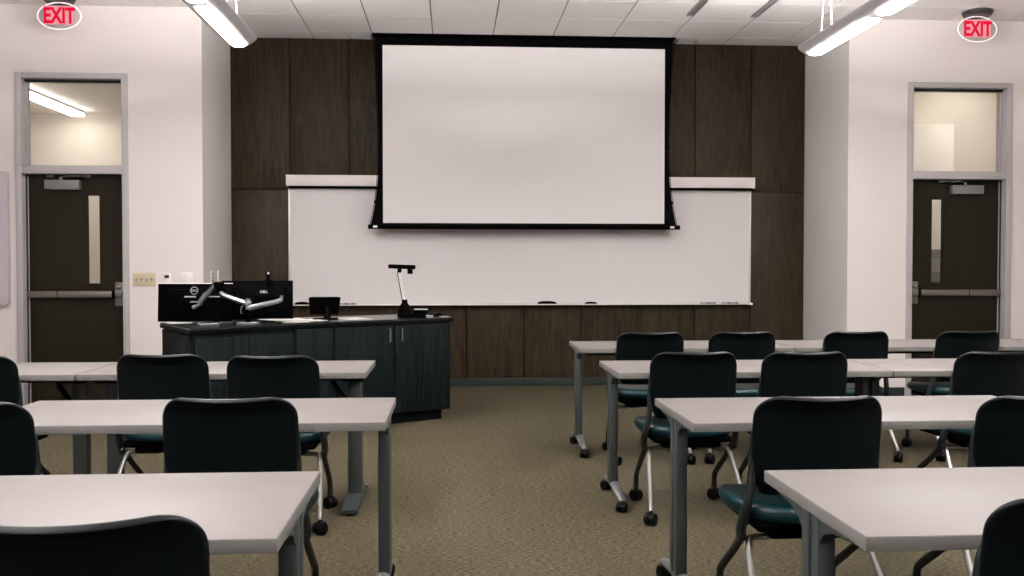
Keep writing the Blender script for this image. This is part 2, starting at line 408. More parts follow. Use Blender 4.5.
b = NB(); box(b, (.004, 0, 0), (.008, .075, .12), .002); obj('cover_plate', b, M['plate'], t)
b = NB()
for z in (-.035, 0, .035): box(b, (.009, 0, z), (.006, .03, .02), .001)
obj('button', b, M['dark'], t)
t = thing('alcove_sensor_strip', 'slim upright white sensor strip on the grey alcove wall', 'wall sensor', (XL, 9.33, 1.16))
b = NB(); box(b, (.008, 0, 0), (.016, .05, .14), .004); obj('housing', b, M['plate'], t)
b = NB(); box(b, (.017, 0, .045), (.003, .02, .015), .001); obj('sensor_window', b, M['dark'], t)

# whiteboard
wbx0, wbx1 = -1.70, 3.207
t = thing('whiteboard', 'long white dry-erase board in a thin aluminium frame on the wood wall', 'whiteboard', ((wbx0+wbx1)/2, YB, .868))
hw = (wbx1-wbx0)/2
b = NB(); bx(b, -hw+.008, hw-.008, -.022, -.002, .01, 1.225); obj('writing_surface', b, M['board'], t, smooth=False)
b = NB()
bx(b, -hw, -hw+.018, -.030, -.001, 0, 1.23, .003); bx(b, hw-.018, hw, -.030, -.001, 0, 1.23, .003)
bx(b, -hw, hw, -.030, -.001, 1.205, 1.232, .003); bx(b, -hw, hw, -.030, -.001, -.004, .008, .001)
obj('frame', b, M['alu'], t)
b = NB(); bx(b, -hw, hw, -.085, -.030, -.006, 0, .001); bx(b, -hw, hw, -.089, -.085, -.006, .006, .001)
tr = obj('marker_tray', b, M['alu'], t)
for q in (hw-.013, -hw+.013):
    b = NB(); bx(b, q-.017, q+.017, -.092, -.028, -.012, .012, .003); obj('tray_end_cap', b, M['white_paint'], tr)
# map rail above
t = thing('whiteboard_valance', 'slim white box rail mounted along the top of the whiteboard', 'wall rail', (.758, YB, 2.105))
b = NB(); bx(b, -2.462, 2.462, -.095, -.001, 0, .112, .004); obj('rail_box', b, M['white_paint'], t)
b = NB(); bx(b, -2.445, 2.445, -.080, -.035, -.026, .001, .002); obj('dark_strip', b, M['black'], t)  # black strip along the underside of the rail
for s in (-1, 1):
    b = NB(); bx(b, s*2.462-.006, s*2.462+.006, -.097, -.001, -.002, .114, .002); obj('end_cap', b, M['white_paint'], t)

# erasers and markers on the tray
TZ = .8685
def eraser(x, w, h, label):
    t = thing('whiteboard_eraser', label, 'eraser', (x, YB-.058, TZ))
    b = NB(); bx(b, -w/2, w/2, -.022, .022, 0, .012, .002); obj('felt_pad', b, M['matte_black'], t)
    b = NB()
    n = 8; pts = [(-w/2, .012)] + [(-w/2*math.cos(PI*k/n), .012+(h-.012)*math.sin(PI*k/n)**.7) for k in range(1, n)] + [(w/2, .012)]
    prism(b, pts, -.02, .02, 'y'); obj('grip', b, M['black'], t)
eraser(1.005, .20, .036, 'long black domed eraser on the tray below the centre of the screen')
eraser(1.47, .125, .028, 'short flat black eraser on the tray to the right of the domed one')
eraser(-1.558, .145, .034, 'black domed eraser on the whiteboard tray behind the small desk touch panel')
for i, (x, l) in enumerate(((2.695, 'dark marker at the outer end of the tray, first of four from the screen'), (2.765, 'dark marker at the outer end of the tray, second of four from the screen'),
                            (2.925, 'dark marker at the outer end of the tray, third of four from the screen'), (3.01, 'dark marker closest to the outer corner of the tray'),
                            (-1.135, 'dark marker lying on the tray just beyond the desk touch panel'), (-1.06, 'dark marker on the tray between the touch panel and the document camera'))):
    t = thing('marker_pen', l, 'marker', (x, YB-.055, TZ+.0085), rz=0)
    b = NB(); cyl(b, (-.012, 0, 0), .0085, .075, 'x', 12, bevel=.001); obj('barrel', b, M['closer'], t)
    b = NB(); cyl(b, (.036, 0, 0), .0092, .03, 'x', 12, bevel=.002); obj('cap', b, M['black'], t)

# projection screen
YSN = 9.68
t = thing('projection_screen', 'large lowered projection screen with black tensioned borders hanging before the whiteboard', 'projection screen', (.757, YSN, 1.655))
cx = .757
b = NB(); bx(b, -.705-cx, 2.217-cx, -.004, -.001, 1.717-1.655, 3.532-1.655); obj('white_surface', b, M['screen'], t, smooth=False)
# black cloth behind and around, its side edges curve in towards mid height
def edge(z, s):                                  # outer half-width, z above the bar
    H = 1.985; k = z/H
    top, mid, bot = 1.545, 1.503, 1.60
    w = mid + (bot-mid)*max(0, (0.42-k)/.42)**2.2 + (top-mid)*max(0, (k-.42)/.58)**1.6
    return w
n = 30; b = NB()
pts = [(edge(1.985*i/n, 1), 1.985*i/n) for i in range(n+1)]
outline = pts + [(-x, z) for x, z in reversed(pts)]
prism(b, outline, 0, .003, 'y'); obj('black_border', b, M['matte_black'], t, smooth=False)
b = NB(); bx(b, -1.615, 1.625, -.03, .03, .0, .046, .006); bar = obj('bottom_bar', b, M['black'], t)
for s in (-1, 1):
    b = NB(); bx(b, s*1.54-.022, s*1.54+.022, -.034, -.028, .012, .034, .002); obj('bar_label', b, M['alu'], bar)
for s in (-1, 1):
    b = NB(); tube(b, [(s*(edge(1.985*i/n, 1)+.008), 0.0015, 1.985*i/n) for i in range(n+1)], .0035, 6)
    obj('tension_cord', b, M['black'], t)
    for k in range(6):
        z = .28+.29*k
        b = NB(); bx(b, s*edge(z, 1)-.012, s*edge(z, 1)+.016, -.005, .006, z-.014, z+.014, .002); obj('tension_tab', b, M['black'], t)
b = NB(); bx(b, -1.56, 1.56, -.07, .09, 1.966, 1.984, .003); obj('ceiling_housing', b, M['black'], t)

# ceiling vents
def vent(x, y, sx, sy, label, cat='air vent'):
    t = thing('ceiling_vent', label, cat, (x, y, ZC))
    b = NB()
    bx(b, -sx/2, sx/2, -sy/2, -sy/2+.008, -.012, .001); bx(b, -sx/2, sx/2, sy/2-.008, sy/2, -.012, .001)
    bx(b, -sx/2, -sx/2+.008, -sy/2, sy/2, -.012, .001); bx(b, sx/2-.008, sx/2, -sy/2, sy/2, -.012, .001)
    obj('frame', b, M['vent'], t, smooth=False)
    b = NB()
    n = max(2, int(min(sx, sy)/.022))
    for k in range(1, n):
        if sx < sy: bx(b, -sx/2+sx*k/n-.003, -sx/2+sx*k/n+.003, -sy/2, sy/2, -.010, .0)
        else: bx(b, -sx/2, sx/2, -sy/2+sy*k/n-.003, -sy/2+sy*k/n+.003, -.010, .0)
    obj('slat', b, M['vent'], t, smooth=False)
    b = NB(); bx(b, -sx/2, sx/2, -sy/2, sy/2, -.003, .0005); obj('duct_plate', b, M['vent'], t, smooth=False)
vent(2.245, 8.15, .065, 1.2, 'narrow slotted grey ceiling vent, the one closer to the projection screen')
vent(2.86, 8.15, .065, 1.2, 'narrow slotted grey ceiling vent, the one closer to the pendant lamp')
vent(-.935, 9.76, .23, .15, 'small grey ceiling vent against the wood wall at the desk side of the screen')
vent(2.46, 9.76, .20, .15, 'small grey ceiling vent by the wood wall, beyond the screen edge farthest from the desk')

# exit signs
def exit_sign(x, y, rz, label):
    t = thing('exit_sign', label, 'exit sign', (x, y, ZC), rz)
    b = NB(); cyl(b, (0, 0, -.010), .135, .018, 'z', 32, bevel=.004); cyl(b, (0, 0, -.032), .118, .028, 'z', 32, r2=.135); obj('canopy', b, M['exitcan'], t)
    zc = -.165; a, c = .186, .117
    pts = [(a*math.cos(2*PI*k/40), zc + c*math.sin(2*PI*k/40)) for k in range(40)]
    pts = [(p, min(q, -.048)) for p, q in pts]
    b = NB(); prism(b, pts, -.004, .004, 'y'); pl = obj('acrylic_disc', b, M['acrylic'], t, smooth=False)
    b = NB(); ring = [Vector((p, 0, q)) for p, q in pts]; tube(b, ring + [ring[0]], .0055, 8, caps=False); obj('lit_rim', b, M['exitrim'], pl)
    b = NB(); bx(b, -.132, .128, -.0065, -.0045, zc-.075, zc+.088, 0); obj('legend_panel', b, M['legend'], pl, smooth=False)
    mtx = Matrix.Translation((0, -.0075, zc-.004)) @ Matrix.Rotation(PI/2, 4, 'X') @ Matrix.Diagonal((.70, 1.0, 1, 1))
    text_mesh('exit_lettering', 'EXIT', .188, .001, M['exitred'], mtx, pl, bold=.0065)
exit_sign(-3.445, 8.52, 0, 'oval red EXIT sign hanging above the door with the grey wall panel beside it')
exit_sign(4.875, 8.45, 0, 'oval red EXIT sign hanging above the door whose narrow pane shows a grey cabinet')

# pendant lamps
def pendant(x, y1, label, npc):
    """long lens-section lamp running towards the back of the room; y1 is its end by the board"""
    Z = 3.02; L = npc*1.20 + .12; w, h = .142, .058
    t = thing('pendant_lamp', label, 'pendant lamp', (x, y1, Z))
    prof = []                                    # cross-section: gently curved underside, thin upturned rims
    m = 12
    for k in range(m+1):
        u = -1 + 2*k/m; prof.append((w*u, -h*(1-abs(u)**2.2)))
    for k in range(m, -1, -1):
        u = -1 + 2*k/m; prof.append((w*u, .006 - (h-.012)*(1-abs(u)**2.2)*.0 + .012*(1-u*u)))
    b = NB(); stations = []
    for (dy, s) in ((0, .04), (-.012, .30), (-.035, .56), (-.075, .79), (-.13, .94), (-.2, 1.0), (-L+.2, 1.0), (-L+.075, .79), (-L, .05)):
        stations.append([b.verts.new((p*s, dy, q*(s**.6))) for p, q in prof])
    N_ = len(prof)
    for A, B in zip(stations, stations[1:]):
        for j in range(N_): b.faces.new((A[j], A[(j+1) % N_], B[(j+1) % N_], B[j]))
    b.faces.new(stations[0]); b.faces.new(list(reversed(stations[-1])))
    obj('lamp_body', b, M['lampbody'], t)
    for k in range(npc):
        b = NB(); ya = -.11 - 1.20*k; yb_ = ya - 1.10
        prof2 = []
        for i in range(9):                       # lens outline with a rounded end, following the curved underside
            pass
        ow = .049
        pts = []
        for i in range(9): a = PI*i/8; pts.append((ow*math.cos(a), ya-ow + ow*math.sin(a)))
        for i in range(9): a = PI + PI*i/8; pts.append((ow*math.cos(a), yb_+ow + ow*math.sin(a)))
        prism(b, pts, -h-.003, -h+.012, 'z'); obj('lens', b, M['lens'], t)
        b = NB(); bx(b, -.045, .045, yb_, ya, .019, .034); obj('uplight_lens', b, M['uplens'], t)
    for yy in [-.38] + [-.38-2.4*i for i in range(1, int(L/2.4)+1)]:
        if -yy > L-.2: continue
        b = NB()
        tube(b, [(-.045, yy, .012), (-.012, yy, ZC-Z)], .003, 6); tube(b, [(.045, yy, .012), (.012, yy, ZC-Z)], .003, 6)
        box(b, (0, yy, .014), (.11, .03, .012), .003)
        cyl(b, (0, yy, ZC-Z-.008), .05, .016, 'z', 20)
        obj('hanger', b, M['white_paint'], t)
pendant(-1.625, 7.46, 'long white pendant lamp on the desk side, its end pointing at the wood wall', 7)
pendant(2.885, 7.46, 'long white pendant lamp over the table rows, beside the ceiling vents', 7)

# corridor lamps: left one in view, right one added out of view
t = thing('corridor_lamp', 'slim ceiling lamp seen through the transom above the door by the desk', 'ceiling lamp', (-4.30, 10.15, 3.06))
b = NB(); bx(b, -.07, .07, -1.0, 1.0, -.03, 0); obj('housing', b, M['lampbody'], t, smooth=False)
b = NB(); bx(b, -.07, .07, -.98, .98, -.060, -.030); obj('lens', b, M['corlens'], t, smooth=False)
t = thing('corridor_lamp', 'added out-of-view corridor lamp behind the door whose narrow pane shows a grey cabinet', 'ceiling lamp', (6.3, 10.0, 3.6), PI/2)  # lamp added above the sightline to brighten the right transom
b = NB(); bx(b, -1.0, 1.0, -.07, .07, -.03, 0); obj('housing', b, M['lampbody'], t, smooth=False)
b = NB(); bx(b, -.98, .98, -.10, .10, -.075, -.030); obj('lens', b, M['corlens'], t, smooth=False)
t = thing('corridor_cabinet', 'grey corridor cabinet with a pale panel seen through the narrow door pane', 'cabinet', (5.75, 10.86, 0))
b = NB(); bx(b, -.35, .35, -.12, .12, 0, 1.47, .005); obj('body', b, M['cabgrey'], t)
b = NB(); bx(b, -.25, .25, -.13, -.12, 1.20, 1.36, .002); obj('panel', b, M['cabpale'], t)
b = NB(); bx(b, -.3, .3, -.128, -.118, .75, 1.12, .002); bp_ = obj('lower_panel', b, M['latch'], t)
b = NB(); tube(b, [(.1, -.13, .95), (.1, -.18, .96), (.1, -.18, 1.1), (.06, -.14, 1.12)], .012, 8, smooth=1); obj('handle', b, M['paper'], bp_)

# ------------------------------------------------------------------ tables
TL, TH = 1.433, .737
def caster(bm_parent, x, y, z, parent, big=.028, rz=0.0):
    """twin wheel caster whose wheels touch z=0; returns the sub-part"""
    b = NB(); r = big
    for s in (-1, 1): cyl(b, (s*.0150, 0, r), r, .022, 'x', 20, bevel=.004)
    cyl(b, (0, 0, r), .007, .04, 'x', 10)
    box(b, (0, .004, r*1.35), (.036, .050, r*1.15), .006)
    cyl(b, (0, 0, r*2.1), .008, .022, 'z', 10)
    bmesh.ops.transform(b, matrix=Matrix.Translation((x, y, z)) @ Matrix.Rotation(rz, 4, 'Z'), verts=b.verts)
    return obj('caster', b, M['caster'], parent)

def make_table(kind):
    t = thing('training_table', 'x', 'table')
    # origin: near end of the aisle corner; local x 0..TL, y 0..D
    D = .61; g = .004
    b = NB(); bx(b, g, TL-g, 0, D, TH-.030, TH, .001); top = obj('tabletop', b, M['laminate'], t)
    b = NB(); bx(b, g-.001, TL-g+.001, -.001, D+.001, TH-.0300, TH-.0015, .0008); obj('edge_band', b, M['edge'], top)
    b = NB(); bx(b, .08, TL-.08, D/2-.025, D/2+.025, TH-.072, TH-.034, .004); obj('crossbeam', b, M['beam'], t)
    if kind == 'flat':
        b = NB(); bx(b, .10, TL-.10, .05, D-.05, TH-.045, TH-.0305, .004)
        obj('underframe', b, M['beam'], t)
    for s in (0, 1):
        xe = .006 if s == 0 else TL-.006; q = 1 if s == 0 else -1
        if kind == 'caster':
            b = NB(); yc = D/2
            # fluted column: two shells with a dark groove between them
            bx(b, *sorted((xe, xe+q*.044)), yc-.050, yc-.007, .10, TH-.031, .007); bx(b, *sorted((xe, xe+q*.044)), yc+.007, yc+.050, .10, TH-.031, .007)
            bx(b, *sorted((xe+q*.010, xe+q*.042)), yc-.02, yc+.02, .10, TH-.031)
            lg = obj('leg', b, M['tleg'], t)
            for d in (-1, 1):                    # gusset arms under the top
                b = NB()
                pts = [(yc+d*.045, TH-.031), (yc+d*.225, TH-.031), (yc+d*.225, TH-.037), (yc+d*.12, TH-.047), (yc+d*.075, TH-.062), (yc+d*.050, TH-.090), (yc+d*.045, TH-.12)]
                prism(b, pts, xe+q*.004, xe+q*.024, 'x'); obj('gusset', b, M['tleg'], lg)
            b = NB()
            for d in (-1, 1):
                e_ = .205 if d < 0 else .290
                tube(b, [(xe+q*.026, yc+d*.0, .112), (xe+q*.026, yc+d*.06, .110), (xe+q*.029, yc+d*(e_-.08), .086), (xe+q*.036, yc+d*e_, .068), (xe+q*.037, yc+d*(e_+.016), .060)], [.027, .027, .023, .019, .012], 12, ry=.75)
            obj('foot', b, M['tfoot'], lg)
            for d in (-1, 1): caster(None, xe+q*.036, yc+d*(.205 if d < 0 else .290), 0, lg, .027, .5*d*q)
        else:
            xo = .045 if s == 0 else TL-.085; b = NB(); yc = D/2
            bx(b, xo-q*0, xo+q*.074, yc-.03, yc+.03, .05, TH-.045, .006) if q > 0 else bx(b, xo-.04, xo+.034, yc-.03, yc+.03, .05, TH-.045, .006)
            lg = obj('leg', b, M['tleg'], t); xm = xo+.037 if q > 0 else xo-.003
            b = NB()
            pts = [(yc-.29, .012), (yc-.29, .03), (yc-.08, .060), (yc+.08, .060), (yc+.29, .03), (yc+.29, .012)]
            prism(b, pts, xm-.042, xm+.042, 'x'); ft = obj('foot', b, M['tleg'], lg)
            b = NB()
            for d in (-1, 1): cyl(b, (xm, yc+d*.26, .007), .018, .014, 'z', 14)
            obj('glide', b, M['caster'], ft)
            b = NB()
            tube(b, [(xm+q*.03, yc, TH-.20), (xm+q*.10, yc, TH-.12), (xm+q*.13, yc, TH-.055)], .014, 8, smooth=1)
            bx(b, xm-.06, xm+.06, yc-.13, yc+.13, TH-.068, TH-.032, .006)
            obj('folding_bracket', b, M['beam'], lg)
    return t

tc = make_table('caster')
GR = 'white tables by row'
rows = [('R1', .835, 6.05, 0), ('R2', .835, 4.67, 0), ('R3', .835, 3.16, 0), ('R4', .835, 1.81, 0)]
RN = {'R1': 'row nearest the wood wall', 'R2': 'second row back from the wood wall', 'R3': 'third row back from the wood wall', 'R4': 'front row by the viewer'}
first = True
def place_table(x, y, rz, label):
    global first
    if first:
        first = False; tc.location = (x, y, 0); tc.rotation_euler = (0, 0, rz); tc['label'] = label; tc['group'] = GR
    else: dup(tc, (x, y, 0), rz, label, GR)
place_table(.835, 6.05, 0, 'white training table closest to the wood wall, its aisle end facing the desk')
place_table(.835+TL, 6.05, 0, 'white training table by the wood wall, joined to the end away from the aisle')
place_table(.835+2*TL, 6.05, 0, 'white training table by the wood wall, outermost, below the exit door')
place_table(.835, 4.67, 0, 'aisle-end white table in the second row from the wood wall, opposite the desk')
place_table(.835+TL, 4.67, 0, 'white table in the second row from the wood wall, away from the aisle')
place_table(.825, 3.16, 0, 'aisle-end white table in the third row from the wood wall, right of the aisle')
place_table(.823, 1.81, 0, 'large near white table at the bottom right, its corner pointing at the aisle')
place_table(-.228-TL, 3.25, 0, 'white table on castors left of the aisle, middle of the three desk-side rows')
place_table(-.345-TL, 1.875, math.radians(.0), 'large near white table at the bottom left, with a chair back before it')
tf = make_table('flat')
tf.location = (-.435-TL, 4.77, 0); tf['label'] = 'white flat-footed table directly in front of the charcoal desk, ending at the aisle'; tf['group'] = GR
dup(tf, (-.435-2*TL-.005, 4.77, 0), 0, 'white flat-footed table before the desk-side door, cut by the picture edge', GR)

# ------------------------------------------------------------------ chairs
def back_sheet():
    """curved shell: widened by its corner radius, wrapped forward at the sides, top lip rolled back"""
    W, zb, zt, R = .224, .50, .853, .080
    b = NB(); zs = []
    nz = 10
    for i in range(nz): zs.append(zb + (zt-R-zb)*i/nz)
    for i in range(9):
        a = PI/2*i/8; zs.append(zt-R + R*math.sin(a)*.999)
    rows_ = []; nu = 16
    for z in zs:
        dz = z-(zt-R)
        w = W if dz <= 0 else W-R+math.sqrt(max(0, R*R-dz*dz))
        if z < .60: w = W - .050*((.60-z)/.10)**1.6
        w *= 1 if z > .60 else 1
        row = []
        for j in range(nu+1):
            u = -1 + 2*j/nu; x = w*u
            k = (z-zb)/(zt-zb)
            y = -.100 - .045*k                                   # lean
            y += .050*(x/W)**2                                   # wrap round the sitter
            y -= .030*max(0, (k-.84)/.16)**1.7*(1-.75*abs(x/W)**2)  # rolled top lip
            y += .045*max(0, (.22-k)/.22)**1.5                    # foot tucks forward
            row.append(b.verts.new((x, y, z - .010*max(0, (k-.80)/.2)*(1-(x/W)**2))))
        rows_.append(row)
    for A, B in zip(rows_, rows_[1:]):
        for j in range(nu): b.faces.new((A[j], A[j+1], B[j+1], B[j]))
    return b

def make_chair():
    t = thing('nesting_chair', 'x', 'chair')
    o = obj('backrest', back_sheet(), M['shell'], t, angle=60)
    s = o.modifiers.new('s', 'SOLIDIFY'); s.thickness = .016; s.offset = 0
    q = o.modifiers.new('q', 'SUBSURF'); q.levels = 1; q.render_levels = 1
    bake(o)
    # seat cushion
    b = NB(); n = 40
    def outline(k, z, dz):
        r = []
        for i in range(n):
            a = 2*PI*i/n; ca, sa = math.cos(a), math.sin(a); e = 2/3.1
            x = .240*k*math.copysign(abs(ca)**e, ca); y = .135 + .245*k*math.copysign(abs(sa)**e, sa)
            x *= 1 + .02*(y-.12)/.23
            zz = z + dz*(.010*(x/.236)**2 + .006*((-y+.0)/.2)) - dz*.020*max(0, (y-.25)/.13)**2
            r.append(b.verts.new((x, y, zz)))
        return r
    rings = [outline(.90, .412, 0), outline(.975, .418, 0), outline(1.0, .434, .4), outline(.99, .452, .8), outline(.94, .464, 1), outline(.8, .4665, 1), outline(.5, .463, 1), outline(.2, .461, 1)]
    for A, B in zip(rings, rings[1:]):
        for i in range(n): b.faces.new((A[i], A[(i+1) % n], B[(i+1) % n], B[i]))
    b.faces.new(list(reversed(rings[0]))); b.faces.new(rings[-1])
    obj('seat', b, M['seat'], t, angle=70)
    b = NB(); box(b, (0, .10, .398), (.400, .36, .034), .012); box(b, (0, .01, .372), (.300, .15, .040), .012)
    obj('seat_pan', b, M['black'], t)
    for s in (-1, 1):
        # upright: follows the shell edge, then sweeps forward to the pivot
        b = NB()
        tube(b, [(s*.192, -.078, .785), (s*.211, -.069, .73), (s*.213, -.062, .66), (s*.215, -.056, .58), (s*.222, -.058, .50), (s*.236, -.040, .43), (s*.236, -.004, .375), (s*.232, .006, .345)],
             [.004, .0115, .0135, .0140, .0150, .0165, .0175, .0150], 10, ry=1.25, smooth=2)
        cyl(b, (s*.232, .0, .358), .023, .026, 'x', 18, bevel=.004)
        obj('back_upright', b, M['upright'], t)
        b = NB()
        tube(b, [(s*.226, .005, .352), (s*.222, .12, .262), (s*.218, .262, .165), (s*.216, .285, .14), (s*.216, .288, .068)], .0140, 10, ry=1.15, smooth=1)  # front legs take a darker grey than the rear ones
        lg = obj('leg', b, M['legdark'], t); lg['label'] = 'dark grey front leg'
        caster(None, s*.216, .29, 0, lg, .031, .8)
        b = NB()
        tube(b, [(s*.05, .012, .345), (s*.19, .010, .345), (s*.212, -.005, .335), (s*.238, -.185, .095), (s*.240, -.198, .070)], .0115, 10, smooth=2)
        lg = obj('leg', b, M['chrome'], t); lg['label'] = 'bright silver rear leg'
        caster(None, s*.240, -.20, 0, lg, .031, -.7)
    return t

ch = make_chair()
GC = 'black nesting chairs at the tables'
YT = .150                                        # top of the back lies this far behind the origin
chairs = [
 (1.29, 5.955, 0, 'black chair in the row by the wood wall, the one at the aisle end'),
 (1.90, 5.96, -1, 'black chair in the row by the wood wall, second from the aisle'),
 (2.66, 5.94, 0, 'black chair in the row by the wood wall, before the grey alcove corner'),
 (3.43, 5.95, 1, 'black chair in the row by the wood wall, outermost, before the exit door'),
 (1.215, 4.575, 0, 'aisle-end black chair in the second row, its teal seat and silver leg in full view'),
 (1.775, 4.54, 0, 'black chair in the second row, next to the aisle-end one'),
 (2.75, 4.50, 2, 'black chair in the second row at the picture edge, below the exit door'),
 (1.225, 2.99, 1, 'large black chair in the third row, teal seat showing beside its back'),
 (1.975, 2.96, 2, 'large black chair in the third row, half cut off by the right picture edge'),
 (1.235, 1.66, 4, 'very near black chair in the bottom right corner, only a slice of its back showing'),
 (-1.42, 4.62, -1, 'black chair in front of the charcoal desk, the one nearer the light switch plate'),
 (-.867, 4.52, -1, 'black chair in front of the charcoal desk, the one nearer the aisle'),
 (-2.32, 4.60, -2, 'black chair at the left picture edge, before the lower part of the door frame'),
 (-.735, 3.08, -1, 'large black chair in the middle desk-side row, near the end of its table'),
 (-1.565, 3.03, -3, 'large black chair cut off at the left picture edge in the middle desk-side row'),
 (-.648, 1.607, 8, 'nearest black chair at the bottom left corner, its curved top edge catching light'),
]
for i, (x, yt, a, l) in enumerate(chairs):
    r = math.radians(a); ox, oy = x - YT*math.sin(r), yt + YT*math.cos(r)
    if i == 0:
        ch.location = (ox, oy, 0); ch.rotation_euler = (0, 0, r); ch['label'] = l; ch['group'] = GC
    else: dup(ch, (ox, oy, 0), r, l, GC)

# ------------------------------------------------------------------ instructor desk
t = thing('instructor_desk', 'dark charcoal woodgrain instructor desk with an angled front and two slim door handles', 'desk', (-.9, 7.5, 0))
O = Vector((-.9, 7.5))
Cn, Md, Rr = Vector((-1.78, 6.47)), Vector((-1.17, 7.06)), Vector((.012, 7.79))
Lb, Mb, Rb = Vector((-2.20, 7.20)), Vector((-1.58, 7.66)), Vector((-.33, 8.36))
def inset(pts, d):
    n = len(pts); out = []
    for i in range(n):
        p0, p1, p2 = pts[i-1], pts[i], pts[(i+1) % n]
        e1, e2 = (p1-p0).normalized(), (p2-p1).normalized()
        n1, n2 = Vector((-e1.y, e1.x)), Vector((-e2.y, e2.x))
        k = (n1+n2); k = k/ k.dot(n1) if abs(k.dot(n1)) > 1e-6 else n1
        out.append(p1 + k*d)
    return out
ring = [Cn, Md, Rr, Rb, Mb, Lb]                  # counter-clockwise seen from above
loc = [p-O for p in ring]
b = NB(); prism(b, inset(loc, .003), .836, .850, 'z'); top = obj('desk_top', b, M['desktop'], t, smooth=False)
b = NB(); prism(b, loc, .812, .8365, 'z'); obj('top_edge', b, M['deskedge'], top, smooth=False)
b = NB(); prism(b, inset(loc, .022), .085, .812, 'z'); obj('cabinet_body', b, M['desk'], t, smooth=False)
b = NB(); prism(b, inset(loc, .075), 0, .09, 'z'); obj('toe_kick', b, M['beam'], t, smooth=False)
bi = inset(loc, .022)
def face_door(a, c, f0, f1, z0, z1, name, handle=None):
    d = (c-a); L = d.length; e = d.normalized(); nrm = Vector((e.y, -e.x))
    ang = math.atan2(e.y, e.x); m = a + e*L*(f0+f1)/2 + nrm*.007
    b = NB(); box(b, (m.x, m.y, (z0+z1)/2), (L*(f1-f0)-.004, .016, z1-z0), .0012, rot=(0, 0, ang))
    o = obj(name, b, M['desk'], t)
    if handle is not None:
        hp = a + e*L*handle + nrm*.032
        b = NB(); tube(b, [(hp.x-nrm.x*.02, hp.y-nrm.y*.02, .675), (hp.x, hp.y, .675), (hp.x, hp.y, .775), (hp.x-nrm.x*.02, hp.y-nrm.y*.02, .775)], .0055, 8)
        obj('handle', b, M['silver'], o)
face_door(bi[0], bi[1], .015, .52, .095, .775, 'front_panel'); face_door(bi[0], bi[1], .52, .985, .095, .775, 'front_panel')
face_door(bi[1], bi[2], .012, .24, .095, .800, 'front_panel')
face_door(bi[1], bi[2], .24, .615, .095, .800, 'cabinet_door', .582); face_door(bi[1], bi[2], .615, .80, .095, .800, 'cabinet_door', .66)
face_door(bi[1], bi[2], .80, .993, .095, .800, 'front_panel')
face_door(bi[5], bi[0], .02, .98, .095, .800, 'side_panel')

DZ = .850
def monitor(name, x, y, rz, tilt, w, h, zc, label, logo_dx, logo_dz, ring):
    t = thing(name, label, 'monitor', (x, y, zc), rz)
    R = Matrix.Rotation(tilt, 4, 'X')
    b = NB(); box(b, (0, 0, 0), (w, .022, h), .004); box(b, (0, -.014, -.01), (w*.80, .026, h*.78), .012)
    bmesh.ops.transform(b, matrix=R, verts=b.verts); hs = obj('housing', b, M['black'], t)
    b = NB(); box(b, (0, .0115, .004), (w-.02, .002, h-.03), 0); bmesh.ops.transform(b, matrix=R, verts=b.verts); obj('display', b, M['dark'], hs)
    b = NB(); box(b, (0, .006, h/2+.001), (w-.002, .014, .0085 if ring else .003), .001); bmesh.ops.transform(b, matrix=R, verts=b.verts); obj('top_edge_strip', b, M['white_paint'] if ring else M['black'], hs)  # white strip paints in the light along the ring-logo monitor's top edge
    b = NB()
    if ring:
        pts = [Vector((.027*math.cos(2*PI*k/28)+logo_dx, -.0285, .027*math.sin(2*PI*k/28)+logo_dz)) for k in range(29)]
        tube(b, pts, .0022, 6, caps=False); bmesh.ops.transform(b, matrix=R, verts=b.verts); obj('logo_ring', b, M['logo'], hs)
    else: b.free()
    text_mesh('logo_lettering', 'DELL', .021 if ring else .026, .0006, M['logo'] if ring else M['paper'],
              R @ Matrix.Translation((logo_dx, -.0285, logo_dz)) @ Matrix.Rotation(PI/2, 4, 'X'), hs, bold=.0004)
    return t, R
mo, R1 = monitor('desktop_monitor', -1.928, 7.17, math.radians(-2), math.radians(-4), .552, .285, 1.000, 'black desktop monitor seen from behind, with a round grey logo and a lit top edge painted white', 0.0, .090, True)
b = NB(); box(b, (.0, -.034, -.01), (.10, .02, .09), .003); bmesh.ops.transform(b, matrix=R1, verts=b.verts); obj('mount_plate', b, M['black'], mo)
b = NB()
for dx in (-.03, .15): box(b, (dx, -.029, .044), (.085, .004, .010), .001)
bmesh.ops.transform(b, matrix=R1, verts=b.verts); obj('vent_slot', b, M['logo'], mo)
m2, R2 = monitor('desktop_monitor', -1.500, 7.33, math.radians(6), math.radians(-6), .535, .300, 1.012, 'black desktop monitor seen from behind, carrying a webcam, on the side towards the whiteboard', .05, .062, False)
# webcam
t = thing('webcam', 'small black webcam with a pale lens on top of the monitor nearer the whiteboard', 'webcam', (-1.412, 7.300, 1.158))
b = NB(); box(b, (0, .0, .006), (.045, .05, .014), .004); box(b, (0, 0, .030), (.028, .03, .045), .006); obj('clip', b, M['black'], t)
b = NB(); box(b, (0, 0, .060), (.040, .034, .034), .010); hd = obj('head', b, M['black'], t)
b = NB(); cyl(b, (.006, -.019, .062), .009, .008, 'y', 16, bevel=.002); obj('eyepiece', b, M['paper'], hd)

